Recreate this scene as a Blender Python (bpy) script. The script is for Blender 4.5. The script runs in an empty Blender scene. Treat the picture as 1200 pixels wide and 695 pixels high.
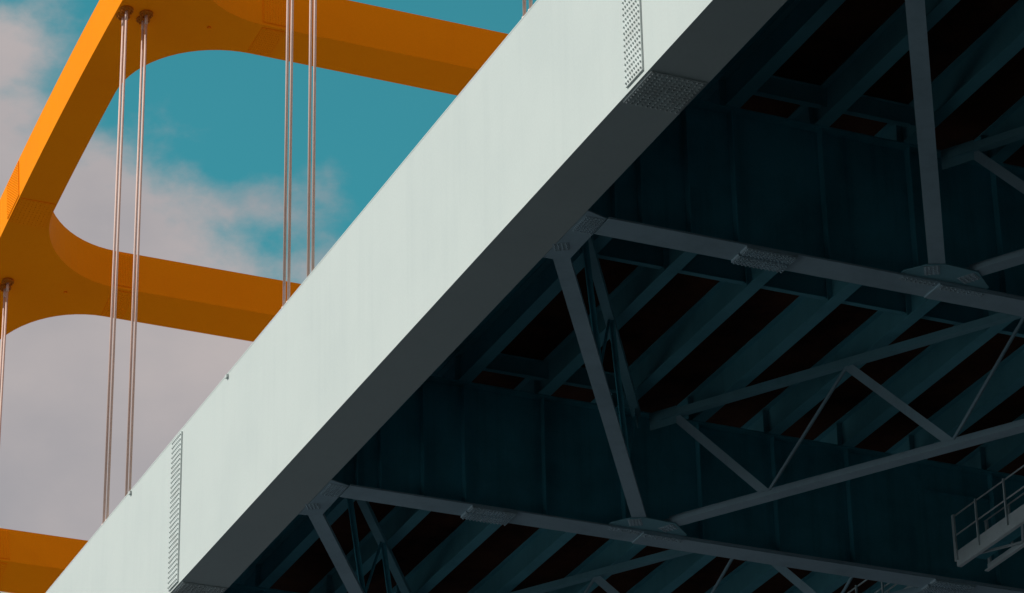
import bpy, math, random
from mathutils import Vector, Matrix

random.seed(4)
scene = bpy.context.scene
COL = scene.collection
PI = math.pi

# ------------------------------------------------------------------ helpers
class MB:
    """collects boxes, prisms, bars and bolts; build() links them as ONE mesh object"""
    def __init__(s):
        s.v = []; s.f = []; s.sm = []
    def quad_mesh(s, vs, fs, smooth=False):
        o = len(s.v)
        s.v += [tuple(p) for p in vs]
        for f in fs:
            s.f.append([i + o for i in f]); s.sm.append(smooth)
    def box(s, x0, x1, y0, y1, z0, z1):
        s.quad_mesh([(x0,y0,z0),(x1,y0,z0),(x1,y1,z0),(x0,y1,z0),(x0,y0,z1),(x1,y0,z1),(x1,y1,z1),(x0,y1,z1)],
                    [(3,2,1,0),(4,5,6,7),(0,1,5,4),(1,2,6,5),(2,3,7,6),(3,0,4,7)])
    def prism(s, pts, z0, z1):
        n = len(pts)
        a = sum(pts[i][0]*pts[(i+1)%n][1]-pts[(i+1)%n][0]*pts[i][1] for i in range(n))
        if a < 0: pts = pts[::-1]
        vs = [(x,y,z0) for x,y in pts] + [(x,y,z1) for x,y in pts]
        fs = [tuple(range(n-1,-1,-1)), tuple(range(n,2*n))]
        fs += [(i,(i+1)%n,n+(i+1)%n,n+i) for i in range(n)]
        s.quad_mesh(vs, fs)
    def bar(s, a, b, w, h, up=(0,0,1)):
        """rectangular bar from a to b, w across, h along up"""
        a = Vector(a); b = Vector(b); d = (b-a).normalized(); u = Vector(up)
        r = d.cross(u).normalized(); u = r.cross(d).normalized()
        vs = []
        for p in (a, b):
            for i, j in ((-1,-1),(1,-1),(1,1),(-1,1)):
                vs.append(p + r*(i*w/2) + u*(j*h/2))
        s.quad_mesh(vs, [(0,1,2,3),(7,6,5,4),(4,5,1,0),(5,6,2,1),(6,7,3,2),(7,4,0,3)])
    def cyl(s, a, b, r, n=12, smooth=True, r2=None):
        a = Vector(a); b = Vector(b); d = (b-a).normalized()
        t = Vector((1,0,0)) if abs(d.x) < .9 else Vector((0,1,0))
        u = d.cross(t).normalized(); w = d.cross(u)
        r2 = r if r2 is None else r2
        vs = []
        for p, q in ((a, r), (b, r2)):
            for i in range(n):
                an = 2*PI*i/n
                vs.append(p + u*(q*math.cos(an)) + w*(q*math.sin(an)))
        o = len(s.v)
        s.quad_mesh(vs, [(i,(i+1)%n,n+(i+1)%n,n+i) for i in range(n)], smooth)
        s.quad_mesh([], [])
        s.f.append([o+i for i in range(n-1,-1,-1)]); s.sm.append(False)
        s.f.append([o+n+i for i in range(n)]); s.sm.append(False)
    def bolt(s, p, nrm, r=.024, h=.03):
        p = Vector(p); n = Vector(nrm).normalized()
        s.cyl(p - n*.004, p + n*h, r, 6, False, r*.86)
    def bolted(s, o, u, v, th, nu, nv, r=.021, h=.03, du=None, dv=None):
        """plate with its outer face at o + a*u + b*v (normal u x v), the bolt heads embossed in the same skin"""
        o = Vector(o); u = Vector(u); v = Vector(v); n = u.cross(v).normalized()
        lu, lv = u.length, v.length; eu = u/lu; ev = v/lv
        idx = {}
        base = len(s.v)
        def vert(a, b, c=0.0):
            k = (round(a, 5), round(b, 5), round(c, 5))
            if k not in idx:
                idx[k] = len(s.v); s.v.append(tuple(o + eu*a + ev*b + n*c))
            return idx[k]
        cu, cv = lu/nu, lv/nv
        ring = [(-1,-1),(0,-1),(1,-1),(1,0),(1,1),(0,1),(-1,1),(-1,0)]
        for i in range(nu):
            for j in range(nv):
                a0, b0 = (i+.5)*cu, (j+.5)*cv
                sq = [vert(a0+p*cu/2, b0+q*cv/2) for p, q in ring]
                oc = []; ot = []
                for k in range(8):
                    an = math.atan2(ring[k][1], ring[k][0])
                    oc.append(vert(a0+r*math.cos(an), b0+r*math.sin(an)))
                    ot.append(vert(a0+.82*r*math.cos(an), b0+.82*r*math.sin(an), h))
                for k in range(8):
                    l = (k+1) % 8
                    s.f.append([sq[k], sq[l], oc[l], oc[k]]); s.f.append([oc[k], oc[l], ot[l], ot[k]])
                    s.sm += [False, False]
                s.f.append(ot); s.sm.append(False)
        # rim and back
        bd = [(cu*i/2, 0) for i in range(2*nu)] + [(lu, cv*j/2) for j in range(2*nv)] + \
             [(lu-cu*i/2, lv) for i in range(2*nu)] + [(0, lv-cv*j/2) for j in range(2*nv)]
        top = [vert(a, b) for a, b in bd]; bot = [vert(a, b, -th) for a, b in bd]
        m = len(bd)
        for k in range(m):
            l = (k+1) % m
            s.f.append([top[l], top[k], bot[k], bot[l]]); s.sm.append(False)
        s.f.append(bot[::-1]); s.sm.append(False)
    def build(s, name, mat, parent=None):
        me = bpy.data.meshes.new(name)
        me.from_pydata(s.v, [], s.f); me.update()
        me.polygons.foreach_set('use_smooth', s.sm)
        me.materials.append(mat)
        o = bpy.data.objects.new(name, me); COL.objects.link(o)
        if parent is not None:
            o.parent = parent
            o.matrix_parent_inverse = Matrix.Translation(-parent.location)
        return o

def tag(o, label, cat, group=None):
    o['label'] = label; o['category'] = cat
    if group: o['group'] = group
    return o
def thing(name, loc, label, cat, group=None):
    o = bpy.data.objects.new(name, None); o.location = loc; o.empty_display_size = .3
    COL.objects.link(o)
    return tag(o, label, cat, group)
def copy_tree(o, loc):
    c = o.copy(); COL.objects.link(c); c.location = loc
    for ch in o.children:
        d = ch.copy(); COL.objects.link(d); d.parent = c
        d.matrix_parent_inverse = ch.matrix_parent_inverse.copy()
        for g in ch.children:
            e = g.copy(); COL.objects.link(e); e.parent = d
            e.matrix_parent_inverse = g.matrix_parent_inverse.copy()
    return c

# ------------------------------------------------------------------ materials
def N(nt, t, **k):
    n = nt.nodes.new(t)
    for a, b in k.items(): setattr(n, a, b)
    return n
def paint(name, col, rough=.55, dirt=None, amt=.25, scale=.7, streak=.0, spec=.35, metal=0.0, bump=.006, fine=.02, rust=0.0):
    """weathered paint: large soft patches, vertical run-off streaks and fine mottling"""
    m = bpy.data.materials.new(name); m.use_nodes = True
    nt = m.node_tree; L = nt.links.new
    b = nt.nodes['Principled BSDF']
    dirt = dirt or tuple(c*.6 for c in col)
    tc = N(nt, 'ShaderNodeTexCoord')
    geo = N(nt, 'ShaderNodeNewGeometry')
    n1 = N(nt, 'ShaderNodeTexNoise'); n1.inputs['Scale'].default_value = scale
    n1.inputs['Detail'].default_value = 6; n1.inputs['Roughness'].default_value = .6
    L(geo.outputs['Position'], n1.inputs['Vector'])
    mr = N(nt, 'ShaderNodeMapRange'); mr.inputs[1].default_value = .42; mr.inputs[2].default_value = .75
    mr.inputs[4].default_value = amt
    L(n1.outputs['Fac'], mr.inputs[0])
    mp = N(nt, 'ShaderNodeMapping'); mp.inputs['Scale'].default_value = (2.6, 2.6, .13)
    L(geo.outputs['Position'], mp.inputs['Vector'])
    n2 = N(nt, 'ShaderNodeTexNoise'); n2.inputs['Scale'].default_value = 1.0
    n2.inputs['Detail'].default_value = 5; n2.inputs['Roughness'].default_value = .65
    L(mp.outputs[0], n2.inputs['Vector'])
    mr2 = N(nt, 'ShaderNodeMapRange'); mr2.inputs[1].default_value = .5; mr2.inputs[2].default_value = .8
    mr2.inputs[4].default_value = streak
    L(n2.outputs['Fac'], mr2.inputs[0])
    add = N(nt, 'ShaderNodeMath', operation='ADD', use_clamp=True)
    L(mr.outputs[0], add.inputs[0]); L(mr2.outputs[0], add.inputs[1])
    n3 = N(nt, 'ShaderNodeTexNoise'); n3.inputs['Scale'].default_value = 22
    n3.inputs['Detail'].default_value = 4
    L(geo.outputs['Position'], n3.inputs['Vector'])
    mr3 = N(nt, 'ShaderNodeMapRange'); mr3.inputs[1].default_value = .3; mr3.inputs[2].default_value = .7
    mr3.inputs[3].default_value = 1-fine; mr3.inputs[4].default_value = 1+fine
    L(n3.outputs['Fac'], mr3.inputs[0])
    mx = N(nt, 'ShaderNodeMix', data_type='RGBA')
    mx.inputs[6].default_value = (*col, 1); mx.inputs[7].default_value = (*dirt, 1)
    L(add.outputs[0], mx.inputs[0])
    hs = N(nt, 'ShaderNodeHueSaturation')
    L(mx.outputs[2], hs.inputs['Color']); L(mr3.outputs[0], hs.inputs['Value'])
    colour = hs.outputs[0]
    if rust:      # sparse rust freckles breaking through the paint
        n5 = N(nt, 'ShaderNodeTexNoise'); n5.inputs['Scale'].default_value = 3.2
        n5.inputs['Detail'].default_value = 5; n5.inputs['Roughness'].default_value = .7
        L(geo.outputs['Position'], n5.inputs['Vector'])
        m5 = N(nt, 'ShaderNodeMapRange'); m5.inputs[1].default_value = 1-rust; m5.inputs[2].default_value = 1.05-rust
        L(n5.outputs['Fac'], m5.inputs[0])
        mx5 = N(nt, 'ShaderNodeMix', data_type='RGBA'); mx5.inputs[7].default_value = (.30, .11, .035, 1)
        L(m5.outputs[0], mx5.inputs[0]); L(colour, mx5.inputs[6]); colour = mx5.outputs[2]
    L(colour, b.inputs['Base Color'])
    b.inputs['Roughness'].default_value = rough
    b.inputs['Metallic'].default_value = metal
    b.inputs['Specular IOR Level'].default_value = spec
    if bump:
        bp = N(nt, 'ShaderNodeBump'); bp.inputs['Strength'].default_value = bump; bp.inputs['Distance'].default_value = .02
        n4 = N(nt, 'ShaderNodeTexNoise'); n4.inputs['Scale'].default_value = 3.0; n4.inputs['Detail'].default_value = 3
        L(geo.outputs['Position'], n4.inputs['Vector'])
        L(n4.outputs['Fac'], bp.inputs['Height']); L(bp.outputs[0], b.inputs['Normal'])
    return m

WHITE = paint('white_girder_paint', (.555,.622,.605), .55, (.475,.545,.54), .45, .35, .32, .2, rust=.265)
WBOLT = paint('white_bolt_paint', (.60,.67,.66), .55, (.35,.35,.32), .4, 2, 0, .3)
ORANGE = paint('orange_arch_paint', (.97,.29,.0012), .6, (.88,.225,.0015), .35, .3, .2, .03)
OBOLT = paint('orange_splice_paint', (.97,.285,.0012), .6, (.93,.265,.0012), .5, 1, 0, .03)
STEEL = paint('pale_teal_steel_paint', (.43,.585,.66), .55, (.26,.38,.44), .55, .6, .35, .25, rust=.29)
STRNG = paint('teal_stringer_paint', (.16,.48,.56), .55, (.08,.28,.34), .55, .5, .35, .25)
SBOLT = paint('pale_teal_bolt_paint', (.48,.62,.69), .5, (.3,.36,.36), .5, 2, 0, .3)
WEB_SHADE = paint('teal_paint_with_shade', (.11,.48,.58), .55, (.045,.22,.27), .95, .42, .5, .2)  # darker than STEEL: the shade on the beam webs is put into the colour
MIDT = paint('mid_teal_paint_with_shade', (.24,.49,.56), .55, (.15,.33,.38), .5, .6, .3, .2)  # mid tone with the shaded facing of the top chords mixed in
RING = paint('weathered_ring_paint', (.55,.17,.012), .6, (.32,.10,.012), .6, 2, 0, .1)
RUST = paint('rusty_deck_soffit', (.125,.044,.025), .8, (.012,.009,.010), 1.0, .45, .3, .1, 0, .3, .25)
CONC = paint('deck_concrete', (.29,.255,.21), .85, (.23,.20,.17), .5, .5, 0, .2)
CABLE = paint('galvanised_cable', (.80,.57,.49), .6, (.55,.40,.35), .4, 2, .2, .3, .0)
GALV = paint('galvanised_walkway', (.72,.79,.80), .5, (.5,.56,.56), .5, 2, .2, .4, .0)
GROUND = paint('dark_wet_asphalt', (.016,.018,.020), .9, (.011,.012,.014), .8, .12, 0, .05)
BOUNCE_YARD = paint('gravel_bounce_yard', (.044,.049,.061), .9, (.03,.035,.042), .8, .12, 0, .1)
BOUNCE_PAVE = paint('pale_bounce_paving', (.34,.39,.43), .85, (.26,.30,.33), .6, .2, 0, .1)
LOW_BOUNCE = paint('low_bounce_river_water', (.005,.010,.012), .15, (.004,.008,.010), .5, .1, 0, .06)

# ------------------------------------------------------------------ layout (metres; X across the bridge, Y away along it, Z up)
XO, XI = 22.5, 23.638            # outer and inner faces of the near tie girder and arch rib
XM = (XO+XI)/2
XF0, XF1 = 55.0, 56.138          # far tie girder
ZB, ZT = 29.295, 33.235          # underside and top of the tie girder
FB0, PAN = 49.71, 13.07          # first floor beam in view and panel length
Y0G, Y1G = -110.0, 230.0
SX = [26.88 + 1.93*i for i in range(15)]
ZSB, ZST = 32.285, 33.0          # stringer
ZSOF = 33.004                     # deck soffit

# ------------------------------------------------------------------ ground
g = MB()
g.quad_mesh([(-5000,-5000,-1.7),(5000,-5000,-1.7),(5000,5000,-1.7),(-5000,5000,-1.7)], [(0,1,2,3)])
go = g.build('ground', GROUND); go['kind'] = 'structure'
for nm, mt, x0, x1, y0, y1, z in (('bounce_pavement', BOUNCE_PAVE, -420, -16, 26, 900, -1.694), ('bounce_yard', BOUNCE_YARD, 9.004, 700, 60, 900, -1.694),  # unseen pale zones, added to bounce light up under the deck
                                  ('low_bounce_water', LOW_BOUNCE, 11, 900, -2500, 57, -1.690)):  # unseen dark zone, added to keep bounce light off the floor-beam webs
    g = MB(); g.quad_mesh([(x0,y0,z),(x1,y0,z),(x1,y1,z),(x0,y1,z)], [(0,1,2,3)])
    go = g.build(nm, mt); go['kind'] = 'structure'

# ------------------------------------------------------------------ tie girders
def girder(x0, x1, label):
    t = thing('tie_girder', ((x0+x1)/2, 60, ZB), label, 'bridge girder')
    m = MB(); m.box(x0+.004, x1-.004, Y0G, Y1G, ZB+.03, ZT-.03); m.build('box_body', WHITE, t)
    m = MB(); m.box(x0, x1, Y0G, Y1G, ZB, ZB+.03); m.build('bottom_flange', WHITE, t)
    m = MB(); m.box(x0, x1, Y0G, Y1G, ZT-.03, ZT); m.build('top_flange', WHITE, t)
    return t
tg = girder(XO, XI, 'long white box girder running diagonally across the picture, sunlit side and shaded underside')
for yc0, yc1, z0 in ((44.49, 45.15, 29.40), (69.10, 69.76, 29.36)):
    m = MB(); m.bolted((XO-.032, yc1, z0), (0,yc0-yc1,0), (0,0,33.13-z0), .045, 8, 30, .021, .03)
    m.build('side_splice_plate', WBOLT, tg)
    y0, y1 = yc0-.19, yc1+.27
    m = MB(); m.bolted((XO+.05, y1, ZB-.03), (XI-XO-.1,0,0), (0,y0-y1,0), .031, 11, 12, .022, .03)
    m.build('bottom_splice_plate', WBOLT, tg)
for y in (65.93, 73.0):
    m = MB(); m.box(XO-.05, XO+.012, y-.05, y+.05, 33.10, 33.18); m.build('lifting_lug', WBOLT, tg)
girder(XF0, XF1, 'far white box girder closing the opposite edge of the deck')

# ------------------------------------------------------------------ arch ribs and braces
def zrib(y): return 48.73 - .0057*(y-69.3)**2
def nrm(y):
    d = -.0114*(y-69.3); l = math.hypot(1, d); return (-d/l, 1/l)   # (ny, nz)
RT = 1.44
BR = [FB0+PAN*i for i in range(1, 6)]    # brace lines B..F
BW = .695                                # half width of a brace
RF = 2.93                                # fillet radius
XS = 26.55                               # end of the brace stub (bolted splice)
def rib(x0, x1, sgn, label):
    """sgn=+1: braces leave from x1 towards +X, -1: from x0 towards -X"""
    xin = x1 if sgn > 0 else x0; xout = x0 if sgn > 0 else x1
    reach = XS-XI
    prof = []                              # (y, offset of the inner edge)
    y = 18.0
    for c in BR:
        a, b = c-BW, c+BW
        while y < a-RF-.6: prof.append((y, 0)); y += 1.3
        for i in range(17):
            th = PI/2*i/16
            prof.append((a-RF+RF*math.sin(th), min(reach, RF*(1-math.cos(th)))))
        for i in range(1, 4): prof.append((a+(b-a)*i/4, reach))
        for i in range(17):
            th = PI/2*(1-i/16)
            prof.append((b+RF-RF*math.sin(th), min(reach, RF*(1-math.cos(th)))))
        y = b+RF+.6
    while y < 130: prof.append((y, 0)); y += 1.3
    m = MB(); vs = []; fs = []
    for y, o in prof:
        ny, nz = nrm(y); z = zrib(y)
        for x in (xout, xin+sgn*o):
            vs.append((x, y, z)); 
        for x in (xin+sgn*o, xout):
            vs.append((x, y+ny*RT, z+nz*RT))
    n = len(prof)
    for i in range(n-1):
        a = 4*i; b = a+4
        q = [(a, a+1, b+1, b), (a+1, a+2, b+2, b+1), (a+2, a+3, b+3, b+2), (a+3, a, b, b+3)]
        if sgn > 0: q = [f[::-1] for f in q]
        fs += q
    fs += [(0,1,2,3), (4*n-4, 4*n-3, 4*n-2, 4*n-1)]
    m.quad_mesh(vs, fs)
    t = thing('arch_rib', ((x0+x1)/2, 69.3, 48.73), label, 'arch')
    m.build('rib_box', ORANGE, t)
    return t
rb = rib(XO, XI, 1, 'near orange arch rib curving down the left edge, its outer side sunlit')
rib(XF0, XF1, -1, 'far orange arch rib on the opposite side of the deck')

def pt(x, y, off):
    ny, nz = nrm(y); return (x, y-ny*off, zrib(y)-nz*off)
# bolted splice of the near rib (outer face and underside)
def vpt(x, y, h, o):          # point on a vertical side: h along the rib normal, o out of the side facing -Y
    ny, nz = nrm(y); return Vector((x, y+ny*h-nz*o, zrib(y)+nz*h+ny*o))
y0, y1 = 84.95, 86.1
p = vpt(XO-.022, y1, .08, 0); q = vpt(XO-.022, y0, .08, 0); r_ = vpt(XO-.022, y1, RT-.08, 0)
m = MB(); m.bolted(p, q-p, r_-p, .028, 12, 13, .022, .014); m.build('side_splice_plate', OBOLT, rb)
def under_plate(x0, x1, y0, y1, nu, nv, th=.025):
    p = Vector(pt(x0, y1, th)); q = Vector(pt(x1, y1, th)); r_ = Vector(pt(x0, y0, th))
    m = MB(); m.bolted(p, q-p, r_-p, th+.006, nu, nv, .017, .018); return m
under_plate(XO+.05, XI-.05, y0, y1, 9, 10).build('bottom_splice_plate', OBOLT, rb)
# small drain sleeves on the underside at each brace
for c in BR[1:4]:
    m = MB(); p = Vector(pt(25.1, c-.1, -.002)); q = Vector(pt(25.1, c-.1, .06)); m.cyl(p, q, .05, 10)
    m.build('drain_sleeve', OBOLT, rb)

ORD = {1: 'uppermost orange cross brace of the arch, ending in a rounded corner at the rib',
       2: 'middle orange cross brace of the arch, passing behind two hanger pairs',
       3: 'lowest orange cross brace, only its end seen at the bottom left corner'}
for k in (0, 1, 2, 3):
    c = BR[k]
    t = thing('arch_brace', (XM, c, zrib(c)),
              ORD.get(k, 'orange cross brace of the arch above the picture, nearest the camera'),
              'arch brace', 'orange cross braces of the arch')
    xa, xb = XS+.002, XF0-(XS-XI)-.002
    m = MB(); vs = []
    for x in (xa, xb):
        for y in (c-BW, c+BW):
            ny, nz = nrm(y)
            vs.append((x, y, zrib(y))); vs.append((x, y+ny*RT, zrib(y)+nz*RT))
    m.quad_mesh(vs, [(0,2,6,4)[::-1],(1,3,7,5),(0,4,5,1),(2,3,7,6),(0,1,3,2),(4,6,7,5)])
    m.build('brace_box', ORANGE, t)
    x0, x1 = XS-.1, XS+.62; y = c-BW
    p = vpt(x0, y, .1, .025); q = vpt(x1, y, .1, .025); r_ = vpt(x0, y, RT-.08, .025)
    m = MB(); m.bolted(p, q-p, r_-p, .03, 9, 17, .019, .012); m.build('side_splice_plate', ORANGE, t)
    under_plate(XS-.08, XS+.55, c-BW+.1, c+BW-.08, 9, 12).build('bottom_splice_plate', OBOLT, t)

# ------------------------------------------------------------------ hangers
HL = {('D',0): None}
def hanger(x, yc, label):
    t = thing('hanger', (x, yc, ZT), label, 'hanger', 'steel hanger cables between arch and girder')
    for dy in (-.145, .145):
        y = yc+dy; z = zrib(y)
        m = MB(); m.cyl((x, y, ZT), (x, y, z-.04), .034, 12); c = m.build('cable', CABLE, t)
        m = MB(); m.cyl((x, y, z-.34), (x, y, z-.06), .043, 12); m.build('socket', CABLE, c)
        m = MB(); m.cyl((x, y, ZT+.002), (x, y, ZT+.3), .055, 12); m.build('socket', CABLE, c)
        m = MB(); m.cyl((x, y, z-.05), (x, y, z+.02), .185, 24)
        fr = m.build('flange_ring', RING, t)
        for i in range(8):
            a = 2*PI*(i+.5)/8; m = MB()
            m.bolt((x+.14*math.cos(a), y+.125*math.sin(a), z-.05), (0,0,-1), .028, .05)
            m.build('bolt', RING, fr)
XH0, XH1 = 22.74, 23.30
side = {XH0: 'left', XH1: 'right'}
for x in (XH0, XH1):
    s = side[x]
    hanger(x, FB0-.02, 'pair of thin steel hanger cables showing at the top edge of the picture' if s == 'left'
           else 'steel hanger cable pair hidden just behind the white girder at the top edge')
    hanger(x, FB0+PAN, f'{s} one of two steel cable pairs in front of the uppermost brace, beside the girder')
    hanger(x, FB0+2*PAN, f'{s} one of two steel cable pairs hung from bolted rings at the top left')
    hanger(x, FB0+3*PAN, f'{s} one of two steel cable pairs at the left edge, below the rib')

# ------------------------------------------------------------------ floor beams
def flange_bolts(b, x0, x1, y0, y1, nx, ny, z, r=.02, h=.025):
    for i in range(nx):
        for j in range(ny):
            b.bolt((x0+(x1-x0)*i/max(1,nx-1), y0+(y1-y0)*j/max(1,ny-1), z), (0,0,-1), r, h)
def floor_beam():
    t = thing('floor_beam', (XM, 0, ZB), '', 'floor beam', 'floor beams under the deck')
    m = MB()
    XP0, XP1 = 38.5, 40.1                       # plain web behind the end of the walkway
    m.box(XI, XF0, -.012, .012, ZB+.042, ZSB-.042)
    m.build('web', WEB_SHADE, t)
    m = MB(); m.box(XP0+.1, XP1+.2, -.13, -.014, 31.55, 31.574); m.build('horizontal_stiffener', WEB_SHADE, t)
    m = MB(); m.box(24.14, XF0-.5, -.32, .33, ZB, ZB+.04)
    fl = m.build('bottom_flange', STEEL, t)
    m = MB(); m.box(31.12, XF0-7.5, -.30, .31, ZB-.04, ZB-.001); m.build('cover_plate', STEEL, fl)
    m = MB(); m.box(XI, XF0, -.25, .25, ZSB-.04, ZSB-.004); m.build('top_flange', WEB_SHADE, t)
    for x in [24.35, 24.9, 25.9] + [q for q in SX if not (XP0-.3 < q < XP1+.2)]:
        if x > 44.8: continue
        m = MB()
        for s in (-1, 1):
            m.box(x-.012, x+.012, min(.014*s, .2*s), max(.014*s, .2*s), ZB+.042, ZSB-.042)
        m.build('stiffener', WEB_SHADE, t)
    # bolted flange splices: two strips each
    for xs in (26.98, 38.55):
        for ya, yb in ((-.31, -.035), (.035, .345)):
            m = MB(); zz = ZB-.05 if xs < 30 else ZB-.09
            m.bolted((xs, yb, zz), (1.08,0,0), (0,ya-yb,0), .0495, 13, 4, .022, .035)
            m.build('flange_splice_plate', SBOLT, t)
    # gusset at the tie girder
    m = MB()
    m.prism([(23.648,-.45),(24.11,-.29),(24.125,.33),(24.14,1.39),(23.81,1.535),(23.648,1.54)], ZB+.004, ZB+.03)
    gs = m.build('girder_gusset', STEEL, t)
    m = MB(); m.bolted((23.70, .36, ZB-.002), (.40,0,0), (0,-.62,0), .008, 6, 9, .016, .024); m.build('bolted_doubler', SBOLT, gs)
    m = MB(); d_ = Vector((.53,.85,0)); e_ = Vector((.85,-.53,0))
    m.bolted(Vector((23.815, 1.36, ZB-.002))-d_*.16, e_*.30, -d_*.30, .008, 4, 4, .017, .024); m.build('bolted_doubler', SBOLT, gs)
    # gusset at the apex of the lateral bracing (quarter point of the beam)
    m = MB()
    m.prism([(30.27,-.40),(30.57,-.78),(30.92,-.93),(31.62,-.88),(32.14,-.40),(32.14,-.03),(30.27,-.03)], ZB+.043, ZB+.068)
    gs = m.build('bracing_gusset', MIDT, t)
    for x0_, x1_, z_ in ((30.3, 31.08, ZB-.006), (31.16, 32.12, ZB-.046)):
        m = MB(); m.bolted((x0_, -.13, z_), (x1_-x0_,0,0), (0,-.17,0), .0055, round((x1_-x0_)/.095), 2, .019, .028)
        m.build('bolted_doubler', SBOLT, gs)
    m = MB(); m.bolted(Vector((30.72, -.40, ZB+.037)), e_*.30, -d_*.36, .0055, 4, 4, .017, .024); m.build('bolted_doubler', SBOLT, gs)
    d2 = Vector((.52,-.854,0)); e2 = Vector((.854,.52,0))
    m = MB(); m.bolted(Vector((31.36, -.52, ZB+.037)), e2*.30, d2*.36, .0055, 4, 4, .017, .024); m.build('bolted_doubler', SBOLT, gs)
    return t
fb = floor_beam()
fb.location.y = FB0
fb['label'] = 'nearer floor beam under the deck, crossing the upper right half from the girder'
o = copy_tree(fb, (XM, FB0+PAN, ZB)); o['label'] = 'farther floor beam crossing the bottom right, its flange spliced left of the bracing'
o = copy_tree(fb, (XM, FB0+2*PAN, ZB)); o['label'] = 'third floor beam just below the bottom edge of the picture'
o = copy_tree(fb, (XM, FB0-PAN, ZB)); o['label'] = 'floor beam overhead beyond the top right corner, nearest the camera'

# ------------------------------------------------------------------ stringers
ORDN = ['first','second','third','fourth','fifth','sixth','seventh','eighth','ninth','tenth','eleventh','twelfth','thirteenth','fourteenth','fifteenth','sixteenth']
NSTR = 10
def stringer():
    t = thing('stringer', (0, 60, ZSB), '', 'stringer', 'lengthwise stringers under the deck')
    m = MB()
    m.box(-.01, .01, Y0G+2, Y1G-2, ZSB+.03, ZST-.025); m.build('web', STRNG, t)
    m = MB(); m.box(-.15, .15, Y0G+2, Y1G-2, ZSB, ZSB+.029); m.build('bottom_flange', STRNG, t)
    m = MB(); m.box(-.14, .14, Y0G+2, Y1G-2, ZST-.024, ZST); m.build('top_flange', STRNG, t)
    for k in range(-1, 4):
        y = FB0+PAN*k
        m = MB()
        for s in (-1, 1):
            m.box(min(.011*s,.145*s), max(.011*s,.145*s), y-.012, y+.012, ZSB+.03, ZST-.025)
        m.build('bearing_stiffener', STRNG, t)
        y = FB0+PAN*(k+.5)
        m = MB()
        for s in (-1, 1):
            m.box(min(.011*s,.135*s), max(.011*s,.135*s), y-.11, y-.09, ZSB+.03, ZST-.025)
        m.build('connection_plate', STRNG, t)
    return t
st = stringer()
for i in range(NSTR):
    o = st if i == 0 else copy_tree(st, (0, 60, ZSB))
    o.location.x = SX[i]
    o['label'] = f'{ORDN[i]} dark teal stringer from the white girder, lying on the floor beams'

# ------------------------------------------------------------------ diaphragms between the stringers
def diaphragm(z0, z1):
    w = 1.93-.03
    m = MB()
    m.box(-w/2, w/2, -.008, .008, z0+.02, z1-.018)
    m.box(-w/2+.14, w/2-.14, -.07, .07, z0, z0+.019)
    m.box(-w/2+.14, w/2-.14, -.07, .07, z1-.017, z1)
    return m
dm = diaphragm(32.42, 32.93); df = diaphragm(32.52, 32.96)
om = of = None
LINES = [(FB0-PAN/2, 0, 'before the nearer floor beam'), (FB0, 1, 'over the nearer floor beam'),
         (FB0+PAN/2, 0, 'midway between the two floor beams'), (FB0+PAN, 1, 'over the farther floor beam'),
         (FB0+1.5*PAN, 0, 'beyond the farther floor beam')]
for y, kind, where in LINES:
    for i in range(2 if kind else NSTR-1):
        x = (SX[i]+SX[i+1])/2
        src = of if kind else om
        if src is None:
            o = (df if kind else dm).build('diaphragm', STRNG)
            if kind: of = o
            else: om = o
        else:
            o = src.copy(); COL.objects.link(o)
        o.location = (x, y-(.5 if kind else 0), 0)
        tag(o, f'diaphragm {where}, between {ORDN[i]} and {ORDN[i+1]} stringers', 'diaphragm', 'diaphragms between the stringers')

# ------------------------------------------------------------------ lateral bracing trusses
def lateral(p0, p1, nodes, mat):
    """p0: end at the upper-left/right beam (x,y relative to nearer floor beam), p1: apex at the farther one"""
    t = thing('bracing_truss', (p1[0], p1[1], ZB), '', 'bracing truss', 'lateral bracing trusses between the floor beams')
    a = Vector((p0[0], p0[1], 0)); b = Vector((p1[0], p1[1], 0)); d = (b-a); L = d.length; d.normalize()
    r = Vector((d.y, -d.x, 0))
    zc0, zc1 = ZB+.072, ZB+.072+.10
    def P(s, z): return a + d*s + Vector((0,0,z))
    m = MB(); m.bar(P(0,(zc0+zc1)/2), P(L,(zc0+zc1)/2), .32, .10); m.bar(P(.3, zc1+.06), P(L-.3, zc1+.06), .02, .12)
    m.build('bottom_chord', STEEL, t)
    m = MB(); m.bar(P(.1,32.03), P(L-.1,32.03), .2, .16); m.build('top_chord', MIDT, t)
    for s in (.25, L-.25):
        m = MB(); q = P(s, 32.0); m.bar(q-d*.35, q+d*.35, .03, .42); m.build('end_gusset', MIDT, t)
    n = len(nodes)
    for i in range(n-1):
        s0, tp0 = nodes[i]; s1, tp1 = nodes[i+1]
        z0 = 31.96 if tp0 else zc1+.02; z1 = 31.96 if tp1 else zc1+.02
        A, B = P(s0, z0), P(s1, z1)
        m = MB(); 
        if (tp0 < tp1) == (mat is STEEL): m.bar(A, B, .20, .022, r); m.bar(A+r*.06, B+r*.06, .022, .10, r)
        else: m.bar(A, B, .06, .05, r)
        m.build('diagonal', mat, t)
    return t
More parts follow.
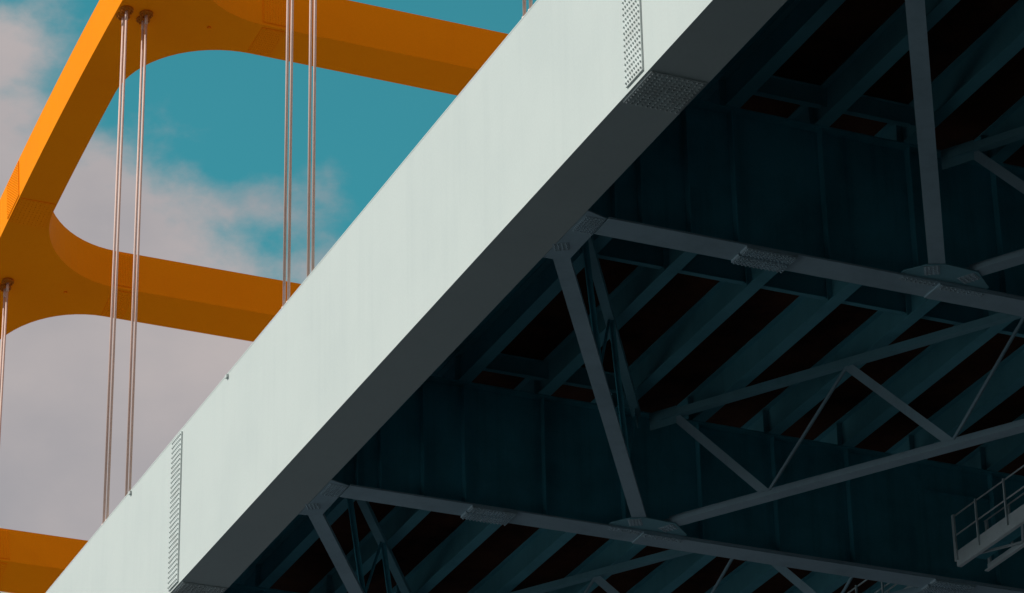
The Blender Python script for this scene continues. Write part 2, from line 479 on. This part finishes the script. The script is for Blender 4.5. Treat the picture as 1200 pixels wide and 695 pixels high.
# left truss runs from the girder to the apex, right truss from the apex to the bridge centre
apL, apR = (30.99, FB0+PAN-.45), (31.42, FB0+PAN-.42)
gl = (23.82, FB0+1.22); cr = (38.95, FB0+.75)
LL = math.hypot(apL[0]-gl[0], apL[1]-gl[1]); LR = math.hypot(apR[0]-cr[0], apR[1]-cr[1])
def sR(x): return (cr[0]-x)/(cr[0]-apR[0])*LR
ndR = [(sR(x), tp) for x, tp in ((38.65,1),(37.6,0),(36.39,1),(35.33,0),(34.08,1),(32.92,0),(31.72,1))]
ndR = [(s, tp) for s, tp in ndR]
ndL = [(LL-s, tp) for s, tp in [(.35,1),(2.7,0),(5.1,1),(7.5,0),(9.9,1),(12.2,0)]][::-1]
ndL = [(max(.2,s), tp) for s, tp in ndL]
tl = lateral(gl, apL, ndL, WEB_SHADE); tr = lateral(cr, apR, ndR, STEEL)  # left diagonals take the darkened teal in place of their shade
tl['label'] = 'bracing truss leaning from the white girder down to the farther floor beam, in the middle'
tr['label'] = 'zigzag bracing truss rising right from the farther floor beam towards the right edge'
for k, a, b in ((-1, 'wide bracing strut dropping from the top edge to the nearer floor beam gusset', 'bracing truss rising right from the nearer floor beam gusset to the right edge'),
                (1, 'bracing strut at the bottom edge below the farther floor beam, next to the girder', 'bracing truss seen below the farther floor beam flange at the bottom edge')):
    for src, lb in ((tl, a), (tr, b)):
        o = copy_tree(src, (src.location.x, src.location.y+PAN*k, ZB)); o['label'] = lb

# ------------------------------------------------------------------ inspection walkways along the bridge centre
def walkway(y0, y1):
    t = thing('walkway', (39.25, FB0, 29.5), '', 'walkway', 'inspection walkways under the deck')
    xl, xr = 38.90, 39.72
    m = MB(); m.box(xl+.04, xr-.04, y0+.02, y1-.02, 29.73, 29.76)
    y = y0+.3
    m.build('floor_grating', WEB_SHADE, t)
    for x, s in ((xl, 1), (xr, -1)):
        zt = 29.80 if s > 0 else 29.62
        m = MB(); m.box(x-.012, x+.012, y0+.02, y1-.02, 29.46, zt)
        m.box(min(x, x+s*.1), max(x, x+s*.1), y0+.02, y1-.02, 29.435, 29.459)
        m.build('side_channel', GALV, t)
        for z in (30.68, 30.2):
            m = MB(); m.cyl((x, y0+.03, z), (x, y1-.03, z), .02, 8); m.build('handrail', GALV, t)
        n = int((y1-y0)/1.24)-1
        for i in range(n+1):
            yy = y1-.06-1.0*(i > 0)-1.24*max(0, i-1)
            m = MB()
            w = .05 if i == 0 else .022
            xx = x-s*.035
            m.box(xx-.022, xx+.022, yy-w, yy+w, 29.56, 30.70); m.build('post', GALV, t)
    m = MB(); y = y0+.4; k = 0
    while y+1.2 < y1:
        xa, xb = (xl+.03, xr-.03) if k % 2 else (xr-.03, xl+.03)
        m.bar((xa, y, 29.55), (xb, y+1.2, 29.55), .05, .05); y += 1.2; k += 1
    m.build('floor_bracing', GALV, t)
    return t
w = walkway(FB0+.75, FB0+PAN-.72); w['label'] = 'pale inspection walkway with handrail at the right edge, ending at the farther floor beam'
o = copy_tree(w, (39.25, FB0+PAN, 29.5)); o['label'] = 'inspection walkway with handrails below the farther floor beam, at the bottom edge'

# ------------------------------------------------------------------ deck
t = thing('bridge_deck', (39.3, 60, ZSOF), 'road deck on the stringers, its rust stained soffit dark between them', 'deck')
m = MB(); m.box(24.2, 54.4, Y0G, Y1G, ZSOF+.03, ZSOF+.28); m.build('slab', CONC, t)
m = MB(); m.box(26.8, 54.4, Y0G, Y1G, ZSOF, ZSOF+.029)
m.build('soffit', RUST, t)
m = MB(); m.box(XI+.02, 26.798, Y0G, Y1G, ZSOF, ZSOF+.029); m.build('edge_panel', WEB_SHADE, t)

CLOUD_SHIFT = (7.7, .2, 5.3)
# ------------------------------------------------------------------ sun and sky
to_sun = Vector((-.74, .22, .64)).normalized()
el = math.asin(to_sun.z); az = math.atan2(to_sun.x, to_sun.y)
sd = bpy.data.lights.new('sun', 'SUN'); sd.energy = 3.6; sd.angle = math.radians(.5); sd.color = (1, .95, .88)
so = bpy.data.objects.new('sun', sd); COL.objects.link(so)
so.rotation_euler = to_sun.to_track_quat('Z', 'Y').to_euler()
W = bpy.data.worlds.new('World'); scene.world = W; W.use_nodes = True
nt = W.node_tree; L = nt.links.new
bg = nt.nodes['Background']; bg.inputs['Strength'].default_value = .1
sky = N(nt, 'ShaderNodeTexSky'); sky.sky_type = 'NISHITA'; sky.sun_disc = False
sky.sun_elevation = el; sky.sun_rotation = az; sky.air_density = 1.0; sky.dust_density = .4; sky.ozone_density = 2.5
tint = N(nt, 'ShaderNodeMix', data_type='RGBA', blend_type='MULTIPLY'); tint.inputs[0].default_value = 1
tint.inputs[7].default_value = (.30, 1.5, 1.05, 1)
L(sky.outputs[0], tint.inputs[6])
tc = N(nt, 'ShaderNodeTexCoord')
sep = N(nt, 'ShaderNodeSeparateXYZ'); L(tc.outputs['Generated'], sep.inputs[0])
mp = N(nt, 'ShaderNodeMapping'); mp.inputs['Scale'].default_value = (1, 1, 1.5); mp.inputs['Location'].default_value = CLOUD_SHIFT
L(tc.outputs['Generated'], mp.inputs[0])
n1 = N(nt, 'ShaderNodeTexNoise'); n1.inputs['Scale'].default_value = 8.0; n1.inputs['Detail'].default_value = 10
n1.inputs['Roughness'].default_value = .58; n1.inputs['Distortion'].default_value = .1
L(mp.outputs[0], n1.inputs['Vector'])
# more cloud low down and towards the sunny (-X) side
def ramp(src, a, b, c, d):
    r = N(nt, 'ShaderNodeMapRange'); r.inputs[1].default_value = a; r.inputs[2].default_value = b
    r.inputs[3].default_value = c; r.inputs[4].default_value = d; L(src, r.inputs[0]); return r.outputs[0]
def plus(a, b):
    r = N(nt, 'ShaderNodeMath', operation='ADD'); L(a, r.inputs[0]); L(b, r.inputs[1]); return r.outputs[0]
cov = plus(plus(ramp(n1.outputs['Fac'], .2, .8, .06, .94), ramp(sep.outputs['Z'], .53, .42, -.24, .30)), plus(ramp(sep.outputs['X'], .30, .215, -.06, .24), ramp(sep.outputs['Y'], .3, -.3, 0, .40)))  # Y term: unseen cloud added behind the camera to brighten the braces' near faces
cr_ = N(nt, 'ShaderNodeMapRange', interpolation_type='SMOOTHSTEP'); cr_.inputs[1].default_value = .40; cr_.inputs[2].default_value = .72
n3 = N(nt, 'ShaderNodeTexNoise'); n3.inputs['Scale'].default_value = 34; n3.inputs['Detail'].default_value = 6
L(mp.outputs[0], n3.inputs['Vector'])
cov = plus(cov, ramp(n3.outputs['Fac'], .3, .7, -.11, .11))
L(cov, cr_.inputs[0])
n2 = N(nt, 'ShaderNodeTexNoise'); n2.inputs['Scale'].default_value = 14; n2.inputs['Detail'].default_value = 7
L(mp.outputs[0], n2.inputs['Vector'])
cc = N(nt, 'ShaderNodeMix', data_type='RGBA')
cc.inputs[6].default_value = (3.7, 3.5, 3.7, 1); cc.inputs[7].default_value = (5.0, 4.45, 4.4, 1)
L(ramp(n2.outputs['Fac'], .3, .7, 0, 1), cc.inputs[0])
cm = N(nt, 'ShaderNodeMix', data_type='RGBA')
L(ramp(cr_.outputs[0], 0, 1, .03, .97), cm.inputs[0]); L(tint.outputs[2], cm.inputs[6]); L(cc.outputs[2], cm.inputs[7])
L(cm.outputs[2], bg.inputs['Color'])

# ------------------------------------------------------------------ camera (solved from the vanishing points)
LENS = 119.5178
CR = (0.91598140, -0.40079772, -0.01841882)
CU = (-0.16562974, -0.41954452, 0.89249604)
CB = (-0.36543789, -0.81445907, -0.45067900)
cd = bpy.data.cameras.new('camera'); cam = bpy.data.objects.new('camera', cd); COL.objects.link(cam)
cd.sensor_width = 36; cd.lens = LENS; cd.clip_start = .1; cd.clip_end = 20000
cam.matrix_world = Matrix(((CR[0],CU[0],CB[0],0),(CR[1],CU[1],CB[1],0),(CR[2],CU[2],CB[2],0),(0,0,0,1)))
scene.camera = cam

vs = scene.view_settings
vs.view_transform = 'Standard'; vs.look = 'None'; vs.exposure = 0; vs.gamma = 1; vs.use_curve_mapping = False
scene.render.engine = 'CYCLES'
scene.render.resolution_x = 1024; scene.render.resolution_y = 593
